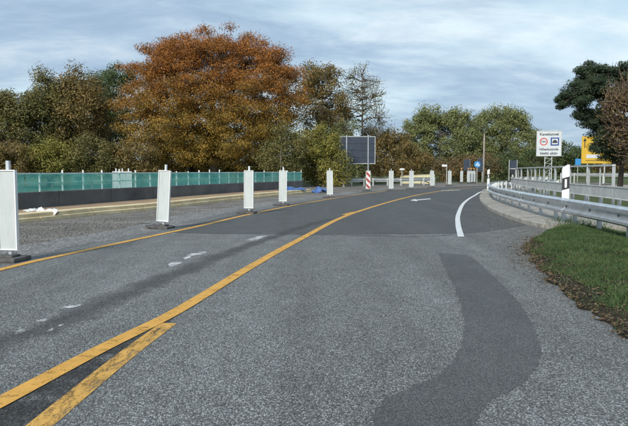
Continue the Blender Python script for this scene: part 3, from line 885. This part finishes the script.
text_mesh('Höhenkontrolle', .26, 'lettering', 'ink', bd, (0, -.03, cz - H_ * .235), FR, width=1.32)
text_mesh('bleibt aktiv', .25, 'lettering', 'ink', bd, (0, -.03, cz - H_ * .395), FR, width=1.22)
o = ring(.21, .275).build('red_ring', 'sign_red', bd); o.location = (-.37, -.027, cz + .13)
text_mesh('3,8m', .17, 'lettering', 'ink', bd, (-.37, -.03, cz + .13), FR, width=.34)
MB().box((.40, -.03, cz + .13), (.58, .014, .58)).build('blue_square', 'deep_blue', bd)
MB().box((.40, -.042, cz + .13), (.40, .012, .40)).build('white_field', 'sign_white', bd)
tm = MB(); arch = [(.40 + .14 * math.cos(a), cz + .12 + .13 * math.sin(a)) for a in [math.pi * k / 12 for k in range(13)]]
arch = [(.40 + .17, cz + .02), (.40 + .17, cz + .12)] + arch + [(.40 - .17, cz + .12), (.40 - .17, cz + .02)]
n = len(arch); tm.v = [(x, -.050, z) for x, z in arch] + [(x, -.046, z) for x, z in arch]
tm.f = [tuple(range(n)), tuple(range(2 * n - 1, n - 1, -1))] + [(k, (k + 1) % n, n + (k + 1) % n, n + k) for k in range(n)]
tm.build('tunnel_symbol', 'ink', bd)
for sx in (-.24, .24):
    MB().tube([(sx, .06, -.05), (sx, .06, cz + H_ * .4)], .035, 8).build('post', 'galvanised_dull', ws)
lt = MB(); z = .3
while z < cz - H_ / 2 - .1:
    lt.tube([(-.24, .06, z), (.24, .06, z + .35)], .014, 5); lt.tube([(-.24, .06, z), (.24, .06, z)], .014, 5); z += .35
lt.build('lattice', 'galvanised_dull', ws)

D = 60; s_ = D / F_PX
q = P(596, 171, D); ys = empty('direction_sign', (q.x, q.y, 0), -.1, 'large yellow direction sign half hidden behind the pine', 'sign')
W_, H_ = 29 * s_, 27 * s_; cz = 1.15 + (171 - 150) * s_
bd = MB().box((0, 0, cz), (W_, .06, H_)).build('sign_panel', 'sign_yellow', ys, bevel=.012)
ar = MB()
ar.box((-W_ * .40, -.04, cz + .55), (.07, .02, .7)); ar.build('arrow_shaft', 'ink', bd)
th = MB(); th.v = [(-W_ * .40 - .16, -.035, cz + .85), (-W_ * .40 + .16, -.035, cz + .85), (-W_ * .40, -.035, cz + 1.15), (-W_ * .40 - .16, -.05, cz + .85), (-W_ * .40 + .16, -.05, cz + .85), (-W_ * .40, -.05, cz + 1.15)]
th.f = [(0, 1, 2), (5, 4, 3), (0, 1, 4, 3), (1, 2, 5, 4), (2, 0, 3, 5)]; th.build('arrow_head', 'ink', bd)
MB().box((-.2, -.04, cz + .25), (.85, .02, .32)).build('white_panel', 'sign_white', bd)
MB().box((-.3, -.04, cz - .62), (1.3, .02, .34)).build('white_panel', 'sign_white', bd)
MB().box((.55, -.04, cz + 1.0), (1.2, .02, .34)).build('blue_panel', 'sign_blue', bd)
for zz, ln in ((cz + .62, 1.6), (cz - .15, 1.8), (cz - 1.02, 2.2)):
    MB().box((.1, -.036, zz), (ln, .012, .05)).build('divider_line', 'ink', bd)
for sx in (-.8, .8): MB().tube([(sx, .07, -.05), (sx, .07, cz + H_ * .45)], .06, 8).build('post', 'galvanised_dull', ys)

def small_sign(name, px, pz_top, pz_bot, wpx, dist, mat, label, shape='rect', posts=(0,), top_extra=.02, rz=0, prim='sign_panel', post_mat='galvanised_dull'):
    s_ = dist / F_PX; q = P(px, 171, dist); r = empty(name, (q.x, q.y, 0), rz, label, 'sign')
    zt = 1.15 + (171 - pz_top) * s_; zb = 1.15 + (171 - pz_bot) * s_; w = wpx * s_
    if shape == 'rect': MB().box((0, -.05, (zt + zb) / 2), (w, .03, zt - zb)).build(prim, mat, r, bevel=.006)
    else:
        rad = (zt - zb) / 2; MB().tube([(0, -.065, (zt + zb) / 2), (0, -.035, (zt + zb) / 2)], rad, 24).build(prim, mat, r)
    for sx in posts: MB().tube([(sx * w, 0, -.05), (sx * w, 0, zt + top_extra)], .034, 8).build('post', post_mat, r)
    return r, w, zt, zb
# the big dark sign seen from behind: four boards on two posts
D = 49; s_ = D / F_PX
q = P(357.3, 171, D); ds = empty('large_sign', (q.x, q.y, -.016), .04, 'large dark sign seen from behind on two grey posts', 'sign')
W_ = 36 * s_; zt = 1.15 + (171 - 136.6) * s_; zb = 1.15 + (171 - 163.4) * s_; nb = 4; bh = (zt - zb) / nb
for k in range(nb):
    MB().box((0, .05, zb + bh * (k + .5)), (W_ - .12, .03, bh - .025)).build('board', 'sign_back', ds)
fr = MB(); fr.box((0, .05, zt), (W_, .06, .05)).box((0, .05, zb), (W_, .06, .05))
fr.box((-W_ / 2 + .025, .05, (zt + zb) / 2), (.05, .058, zt - zb - .052)).box((W_ / 2 - .025, .05, (zt + zb) / 2), (.05, .058, zt - zb - .052)).build('frame', 'galvanised_dull', ds)
for px in (346.5, 368.0): MB().tube([((px - 357.3) * s_, -.03, -.05), ((px - 357.3) * s_, -.03, zt + .12)], .055, 10).build('post', 'galvanised', ds)
rb = MB()
for k in range(1, nb): rb.box((0, .022, zb + bh * k), (W_ - .14, .02, .04))
rb.build('cross_rail', 'sign_back', ds)

small_sign('road_sign', 466.6, 159.5, 170.5, 6.2, 62, 'sign_back', 'small dark sign back with one post, above the far white beacons', posts=(.52,))
small_sign('round_sign', 477.0, 161.2, 167.6, 7, 61, 'sign_blue', 'round blue traffic sign beside the wooden pole', 'round', posts=(.0,))
rs = bpy.data.objects['round_sign']
small_sign('road_sign', 480.3, 158.5, 171.5, 5.5, 66, 'sign_back', 'dark sign back half hidden behind the round blue sign', posts=(.35,))
small_sign('road_sign', 513.0, 160.5, 173.5, 7.0, 56, 'sign_back', 'dark sign back between two posts, behind the left end of the railing', posts=(-.56, .56), top_extra=.06)
small_sign('road_sign', 577.6, 158.8, 165.2, 5.6, 66, 'sign_blue', 'small blue rectangular sign left of the yellow sign', posts=(.0,))
small_sign('nameplate', 444.2, 164.6, 166.6, 5.0, 58, 'white_paint_thing', 'small white street nameplate on a thin post', posts=(.5,))
small_sign('nameplate', 402.0, 168.4, 170.0, 4.6, 55, 'white_paint_thing', 'tiny pale nameplate on a thin post behind the barrier', posts=(.0,))
pn_ = [c for c in rs.children if c.name.startswith('sign_panel')][0]
zc_ = sum(v_.co.z for v_ in pn_.data.vertices) / len(pn_.data.vertices)
am = MB(); M_ = Matrix.Rotation(R(45), 4, 'Y')
am.box(Vector((-.03, -.069, zc_ + .03)), (.09, .008, .36), M=M_)
am.box(Vector((.10, -.069, zc_ - .115)), (.28, .008, .07), M=Matrix.Identity(4)); am.box(Vector((.14, -.0695, zc_ - .04)), (.07, .0075, .2), M=Matrix.Identity(4))
am.build('white_arrow', 'rim_white', pn_)
# small black box with pale lid by the right sign
q = P(512.6, 171, 44); bx_ = empty('control_box', (q.x, q.y, 0), 0, 'small black box with a pale lid beyond the left end of the handrail', 'box')
s_ = 44 / F_PX
MB().box((0, 0, 1.12), (5.2 * s_, .3, .34)).build('body', 'black_plastic', bx_, bevel=.02)
MB().box((0, 0, 1.31), (4.4 * s_, .32, .035)).build('lid', 'white_paint_thing', bx_)
MB().box((0, 0, .45), (.10, .10, 1.0)).build('post', 'galvanised_dull', bx_)
# tall pole
q = P(483.6, 171, 55); s_ = 55 / F_PX
pole = MB().tube([(0, 0, -.06), (0, 0, 2.2), (.0, 0, 1.15 + 37 * s_)], [.085, .075, .055], 10).build('utility_pole', 'wood_pole', None, smooth=True)
pole.location = (q.x, q.y, 0); tag(pole, 'tall slim grey pole at the left tip of the crash barrier', 'pole')
# thin mast by the railing
q = P(281.3, 171, 37); s_ = 37 / F_PX
mast = MB().tube([(0, 0, -.02), (0, 0, 1.15 + 21 * s_)], [.03, .02], 8).build('thin_mast', 'bark_grey', None); mast.location = (q.x - .0, q.y - .6, 0)
tag(mast, 'thin dark mast rising behind the fourth white beacon', 'pole')
# pale yellow wall with a dark sloping rail in front
a = P(401, 180, 60); b = P(434, 180, 57); d = b - a; rz = math.atan2(d.y, d.x); ln = d.length
yw = empty('low_wall', ((a.x + b.x) / 2, (a.y + b.y) / 2, -.05), rz, 'pale yellow low wall behind the far white beacons', 'wall')
mb = MB(); mb.v = [(-ln / 2, -.12, 0), (ln / 2, -.12, 0), (ln / 2, .12, 0), (-ln / 2, .12, 0), (-ln / 2, -.12, .72), (ln / 2, -.12, .90), (ln / 2, .12, .90), (-ln / 2, .12, .72)]
mb.f = [(3, 2, 1, 0), (4, 5, 6, 7), (0, 1, 5, 4), (1, 2, 6, 5), (2, 3, 7, 6), (3, 0, 4, 7)]; mb.build('wall_body', 'pale_yellow', yw)
MB().sweep([(-ln / 2, 0, .725), (ln / 2, 0, .905)], [(-.15, 0), (-.15, .05), (.15, .05), (.15, 0)]).build('coping', 'concrete_cap', yw)
sr = empty('sloping_rail', (*P(420, 180, 55).xy, -.016), .05, 'dark sloping rail in front of the pale yellow wall', 'rail')
MB().tube([(-.75, 0, .62), (.85, 0, .12)], .04, 8).build('bar', 'black_plastic', sr)
for x_, z_ in ((-.7, .60), (.1, .35), (.8, .13)): MB().tube([(x_, 0, 0), (x_, 0, z_)], .03, 6).build('post', 'black_plastic', sr)

# ------------------------------------------------------------------ trees
def ell_points(lobes, n, rng, inner=.25):
    """clump centres in the outer shell of a union of ellipsoids (with a few inside)"""
    w = np.array([(l[3] * l[4] * l[5]) ** (2 / 3) for l in lobes]); w /= w.sum(); res = []
    tries = 0
    while len(res) < n and tries < n * 30:
        tries += 1
        l = lobes[rng.choice(len(lobes), p=w)]
        d = rng.normal(size=3); d /= np.linalg.norm(d)
        f = rng.uniform(.25, .75) if rng.random() < inner else rng.uniform(.72, 1.04) + .16 * rng.random() ** 3
        p = np.array(l[:3]) + d * np.array(l[3:6]) * f
        if p[2] < .15: continue
        deep = False
        for m in lobes:
            if m is l: continue
            if np.sum(((p - np.array(m[:3])) / np.array(m[3:6])) ** 2) < .42: deep = True; break
        if deep and rng.random() > .25: continue
        res.append(p)
    return np.array(res)
def leaf_cloud(name, centers, n_per, sigma, size, rng, squash=.8, up=0.35, wf=.55):
    n = len(centers) * n_per
    c = np.repeat(centers, n_per, 0)
    k = np.repeat(rng.uniform(.7, 1.35, len(centers)), n_per)[:, None]
    dr = rng.normal(size=(n, 3)); dr /= np.linalg.norm(dr, axis=1)[:, None]
    p = c + dr * (rng.random(n) ** .5)[:, None] * 1.85 * sigma * k * np.array([1, 1, squash])
    nm = dr * 1.15 + rng.normal(size=(n, 3)) * .62 + np.array([0, 0, up]); nm /= np.linalg.norm(nm, axis=1)[:, None]
    t = np.cross(nm, rng.normal(size=(n, 3))); t /= np.linalg.norm(t, axis=1)[:, None]
    b = np.cross(nm, t)
    s_ = (size * rng.uniform(.55, 1.35, n))[:, None]
    V = np.stack([p - t * s_, p + b * s_ * wf, p + t * s_, p - b * s_ * wf], 1).reshape(-1, 3)
    V[:, 2] = np.maximum(V[:, 2], .01)
    return np_mesh(name, V, quads=np.arange(4 * n).reshape(-1, 4))
def tree(name, dist, trunk_px, lobes_px, mat, bark, label, cat='tree', clumps=120, per=110, sigma=.42, size=.10, trunk_r=.22, depth=.85, seed=1,
         inner=.25, group=None, twigs=True, fork=.30, base_z=-.06, squash=.8, twig_out=.5, crown='crown', wf=.55):
    dens, fine_ = (1.6, .74) if per > 60 else (1, 1)
    rng = np.random.default_rng(seed); s_ = dist / F_PX
    q = P(trunk_px, 171, dist); root = empty(name, (q.x, q.y, base_z), 0, label, cat, group)
    lobes = []
    for (px, py, rx, ry) in lobes_px:
        c = P(px, py, dist); lobes.append((c.x - q.x, rng.uniform(-.25, .25) * rx * s_, c.z - base_z, rx * s_, max(rx, ry) * s_ * depth, ry * s_))
    cen = ell_points(lobes, clumps, rng, inner)
    top = max(l[2] + l[5] for l in lobes)
    mb = MB(); hf = top * fork
    bend = rng.uniform(-.25, .25, 2)
    axis = [Vector((0, 0, 0)), Vector((bend[0] * .3, bend[1] * .3, hf * .5)), Vector((bend[0], bend[1], hf)), Vector((bend[0] * .5, bend[1], top * .62)), Vector((bend[0], bend[1] * .5, top * .86))]
    ax = cr(axis, 5); na = len(ax)
    mb.tube(ax, [trunk_r * (1.25 if i == 0 else 1) * (1 - .9 * i / (na - 1)) + .015 for i in range(na)], 8)
    mb.build('trunk', bark, root, smooth=True)
    lm = MB(); nodes = [(p, trunk_r * (1 - .85 * i / na)) for i, p in enumerate(ax) if p.z > hf * .6]
    for l in lobes:                                        # main limbs to the lobes
        tgt = Vector(l[:3]) + Vector((0, 0, l[5] * .25))
        cand = [p for p, r in nodes[:na] if p.z < tgt.z] or [nodes[0][0]]
        st = max(cand, key=lambda p: p.z - .4 * (p - tgt).length)
        mid = st.lerp(tgt, .5) + Vector((rng.uniform(-.3, .3), rng.uniform(-.3, .3), .12 * (tgt - st).length))
        path = cr([st, mid, tgt], 4); r0 = trunk_r * .5
        lm.tube(path, [r0 * (1 - .8 * i / (len(path) - 1)) for i in range(len(path))], 6, False)
        nodes += [(p, .05) for p in path[2:]]
    base_nodes = np.array([tuple(p) for p, r in nodes])
    for c in cen:                                          # branchlets out to each leaf clump
        d2 = np.linalg.norm(base_nodes - c, axis=1) + np.maximum(0, base_nodes[:, 2] - c[2]) * .8
        st = Vector(base_nodes[d2.argmin()]); tg = Vector(c); out_ = (tg - st)
        mid = st.lerp(tg, .55) + Vector(rng.normal(size=3) * .12)
        end = tg + (out_.normalized() * rng.uniform(.1, twig_out) if twigs else Vector()) + Vector((0, 0, rng.uniform(0, .25)))
        end.z = max(end.z, .1)
        lm.tube([st, mid, tg, end], [.035, .024, .015, .006], 4, False)
    me = bpy.data.meshes.new('branches'); me.from_pydata(lm.v, [], lm.f); link('branches', me, bark, root)
    link(crown, leaf_cloud('crown', cen, int(per * dens), sigma, size * fine_, rng, squash, wf=wf), mat, root)
    return root
WOOD = 'trees behind the netted railing'
tree('beech_tree', 49, 214, [(212, 102, 80, 62), (165, 84, 40, 38), (250, 80, 42, 40), (226, 52, 34, 26), (212, 110, 50, 40), (264, 64, 30, 26), (190, 62, 32, 26), (236, 120, 40, 40), (180, 118, 40, 36), (280, 100, 26, 40), (150, 118, 34, 36), (190, 142, 62, 28), (262, 142, 38, 28), (172, 56, 18, 16), (288, 74, 14, 16)],
     'leaf_beech', 'bark_grey', 'huge copper-orange beech tree towering over the netted railing', clumps=1000, per=200, sigma=.50, size=.076, trunk_r=.45, seed=3, inner=.58, squash=.5, twig_out=1.0)
tree('oak_tree', 45, 14, [(14, 134, 32, 38), (-16, 130, 30, 34), (26, 110, 14, 14), (4, 106, 12, 14)], 'leaf_olive', 'bark_brown', 'broad dark olive tree at the left edge of the photo', clumps=230, per=120, seed=4, size=.10, group=WOOD)
tree('oak_tree', 47, 50, [(50, 130, 24, 42), (48, 96, 10, 22), (47, 88, 7, 18), (49, 102, 10, 18), (58, 112, 14, 18)], 'leaf_olive', 'bark_brown', 'olive tree with one narrow spire, second from the left edge', clumps=170, per=110, seed=5, group=WOOD)
tree('oak_tree', 48, 80, [(80, 128, 24, 44), (74, 92, 10, 20), (76, 84, 7, 16), (92, 110, 14, 30)], 'leaf_brownolive', 'bark_brown', 'brownish olive tree with ragged top left of the green tree', clumps=180, per=110, seed=6, group=WOOD)
tree('oak_tree', 56, 112, [(112, 104, 26, 38), (120, 82, 16, 18), (105, 140, 30, 34), (96, 92, 12, 18)], 'leaf_green', 'bark_brown', 'dark green tree against the left flank of the orange beech', clumps=220, per=120, seed=7, group=WOOD)
for i, (px, py, rx, ry, m_, lab) in enumerate([(12, 160, 26, 16, 'leaf_brownolive', 'brown-green bush behind the railing at the left edge'),
        (52, 158, 22, 18, 'leaf_yellowgreen', 'yellowish bush behind the railing below the spire-topped tree'),
        (92, 158, 26, 18, 'leaf_olive', 'dark olive bush left of the stored white beacons'),
        (134, 160, 22, 18, 'leaf_brownolive', 'brownish bush behind the leaning beacon'),
        (282, 152, 20, 26, 'leaf_olive', 'dusky bush under the right flank of the beech'),
        (172, 158, 24, 20, 'leaf_olive', 'shaded olive bush under the beech right of the leaning beacon'),
        (212, 160, 26, 17, 'leaf_brownolive', 'shaded brown bush under the middle of the beech'),
        (250, 158, 24, 20, 'leaf_yellowgreen', 'yellowish bush under the beech behind the third beacon')]):
    tree('bush', (43 + i * .4) if i < 5 else 53 + i * .3, px, [(px, py, rx, ry), (px - rx * .5, py + 4, rx * .6, ry * .7), (px + rx * .5, py + 5, rx * .6, ry * .7)], m_, 'bark_brown', lab, 'bush',
         clumps=90, per=100, sigma=.33, size=.085, trunk_r=.07, seed=20 + i, group='bushes behind the railing', crown='foliage')
tree('ash_tree', 58, 322, [(322, 108, 22, 40), (335, 122, 16, 34), (312, 90, 14, 24), (326, 78, 14, 12)], 'leaf_brownolive', 'bark_grey', 'tall brownish tree right of the orange beech', clumps=190, per=100, seed=8, size=.11, group=WOOD)
tree('bare_tree', 60, 362, [(362, 98, 20, 32), (353, 82, 12, 16), (372, 104, 14, 26), (378, 122, 12, 14), (362, 78, 9, 10)], 'leaf_olive', 'bark_grey', 'sparse half-bare tree rising behind the big dark sign', clumps=260, per=20, sigma=.40, size=.062, seed=9, inner=.55, trunk_r=.16, fork=.4, twig_out=.9)
tree('bush', 46.5, 318, [(316, 158, 24, 24), (332, 164, 16, 20), (304, 150, 12, 20), (322, 142, 14, 14)], 'leaf_yellowgreen', 'bark_brown', 'yellow-green bush at the far end of the netted railing', 'bush', clumps=170, per=110, sigma=.34, size=.085, trunk_r=.09, seed=10, crown='foliage')
tree('bush', 55, 346, [(346, 150, 20, 26), (352, 168, 18, 12), (338, 140, 12, 18)], 'leaf_sage', 'bark_brown', 'loose sage-green bush behind the big dark sign', 'bush', clumps=110, per=100, sigma=.36, size=.09, trunk_r=.09, seed=11, crown='foliage')
tree('bush', 62, 394, [(394, 157, 27, 22), (374, 150, 18, 26), (412, 163, 18, 16), (388, 142, 15, 12)], 'leaf_brownolive', 'bark_brown', 'brownish olive bush right of the big dark sign', 'bush', clumps=180, per=110, sigma=.38, size=.10, trunk_r=.1, seed=12, crown='foliage')
tree('willow_tree', 80, 440, [(440, 146, 36, 36), (420, 138, 20, 22), (458, 140, 24, 28), (436, 120, 20, 12), (412, 150, 16, 24)], 'leaf_sage', 'bark_grey', 'round sage-green tree behind the far white beacons', clumps=300, per=120, sigma=.5, size=.14, seed=13, trunk_r=.3)
tree('willow_tree', 84, 503, [(503, 145, 30, 36), (490, 128, 16, 18), (520, 142, 18, 26), (512, 122, 14, 12), (482, 145, 18, 30)], 'leaf_sage', 'bark_grey', 'bushy sage-green tree behind the grey pole', clumps=270, per=120, sigma=.5, size=.14, seed=14, trunk_r=.3)
tree('bush', 70, 466, [(466, 168, 22, 12), (448, 170, 16, 10), (484, 168, 14, 12)], 'leaf_rust', 'bark_brown', 'low brown bush behind the far white beacons', 'bush', clumps=110, per=90, sigma=.36, size=.10, trunk_r=.07, seed=15, crown='foliage')
tree('bush', 72, 516, [(510, 166, 20, 14), (534, 164, 16, 14)], 'leaf_green', 'bark_brown', 'dark green bush left of the white information sign', 'bush', clumps=100, per=90, sigma=.36, size=.10, trunk_r=.07, seed=16, crown='foliage')
tree('dark_tree', 100, 566, [(564, 157, 16, 15), (578, 160, 14, 14), (552, 163, 12, 10)], 'leaf_green', 'bark_brown', 'far dark tree between the white and the yellow sign', clumps=120, per=90, sigma=.5, size=.16, seed=17)
tree('dark_tree', 104, 612, [(608, 158, 20, 13), (632, 158, 20, 15)], 'leaf_rust', 'bark_brown', 'far brown tree behind the pine trunk', clumps=110, per=90, sigma=.5, size=.16, seed=18)
tree('pine_tree', 26, 620, [(590, 86, 22, 10), (604, 74, 20, 8), (572, 101, 17, 7), (566, 97, 9, 5), (592, 66, 9, 4), (584, 112, 9, 5), (588, 72, 8, 4), (628, 72, 16, 9), (610, 100, 20, 10), (598, 118, 16, 8), (622, 128, 20, 10), (606, 134, 14, 8), (612, 150, 14, 9), (640, 96, 20, 16), (646, 126, 18, 14), (600, 146, 8, 6)],
     'needle_pine', 'bark_pine', 'dark green pine with layered boughs at the right edge', clumps=300, per=210, sigma=.17, size=.085, trunk_r=.115, seed=19, inner=.35, fork=.45, squash=.55, twig_out=.15, depth=1.0, wf=.22)
tree('brown_tree', 23.5, 640, [(630, 100, 20, 26), (622, 130, 16, 20), (640, 140, 24, 24), (612, 108, 10, 18)], 'leaf_rust', 'bark_brown', 'brown thinly leaved tree overlapping the pine at the right edge', clumps=380, per=13, sigma=.20, size=.036, trunk_r=.10, seed=21, inner=.5, fork=.35, twig_out=.35)

# far wood closing the horizon
rng = np.random.default_rng(5)
cs = []
for k in range(1500):
    az = rng.uniform(-1.25, 1.25); dd = rng.uniform(150, 175); h = 4.5 + 1.6 * math.sin(az * 9) + 1.2 * math.sin(az * 23 + 1)
    cs.append((dd * math.sin(az), dd * math.cos(az), rng.uniform(.3, max(1.5, h))))
fwood = link('distant_wood', leaf_cloud('distant_wood', np.array(cs), 42, 1.2, .42, rng), 'leaf_olive')
tag(fwood, 'distant dark wood along the horizon', 'wood', kind='stuff')

# rough grass tufts along barrier feet and behind the railing
pts = []
for p in resample(R1, .05):
    if 6 < p.y < 13:
        for _ in range(10): pts.append((p.x + random.gauss(.15, .25), p.y + random.gauss(0, .1), .02 if p.y < 11.5 else .10))
blades('grass_tufts', np.array(pts), .06, .17, .006, 'grass_blade', 'longer grass tufts around the near crash barrier posts')
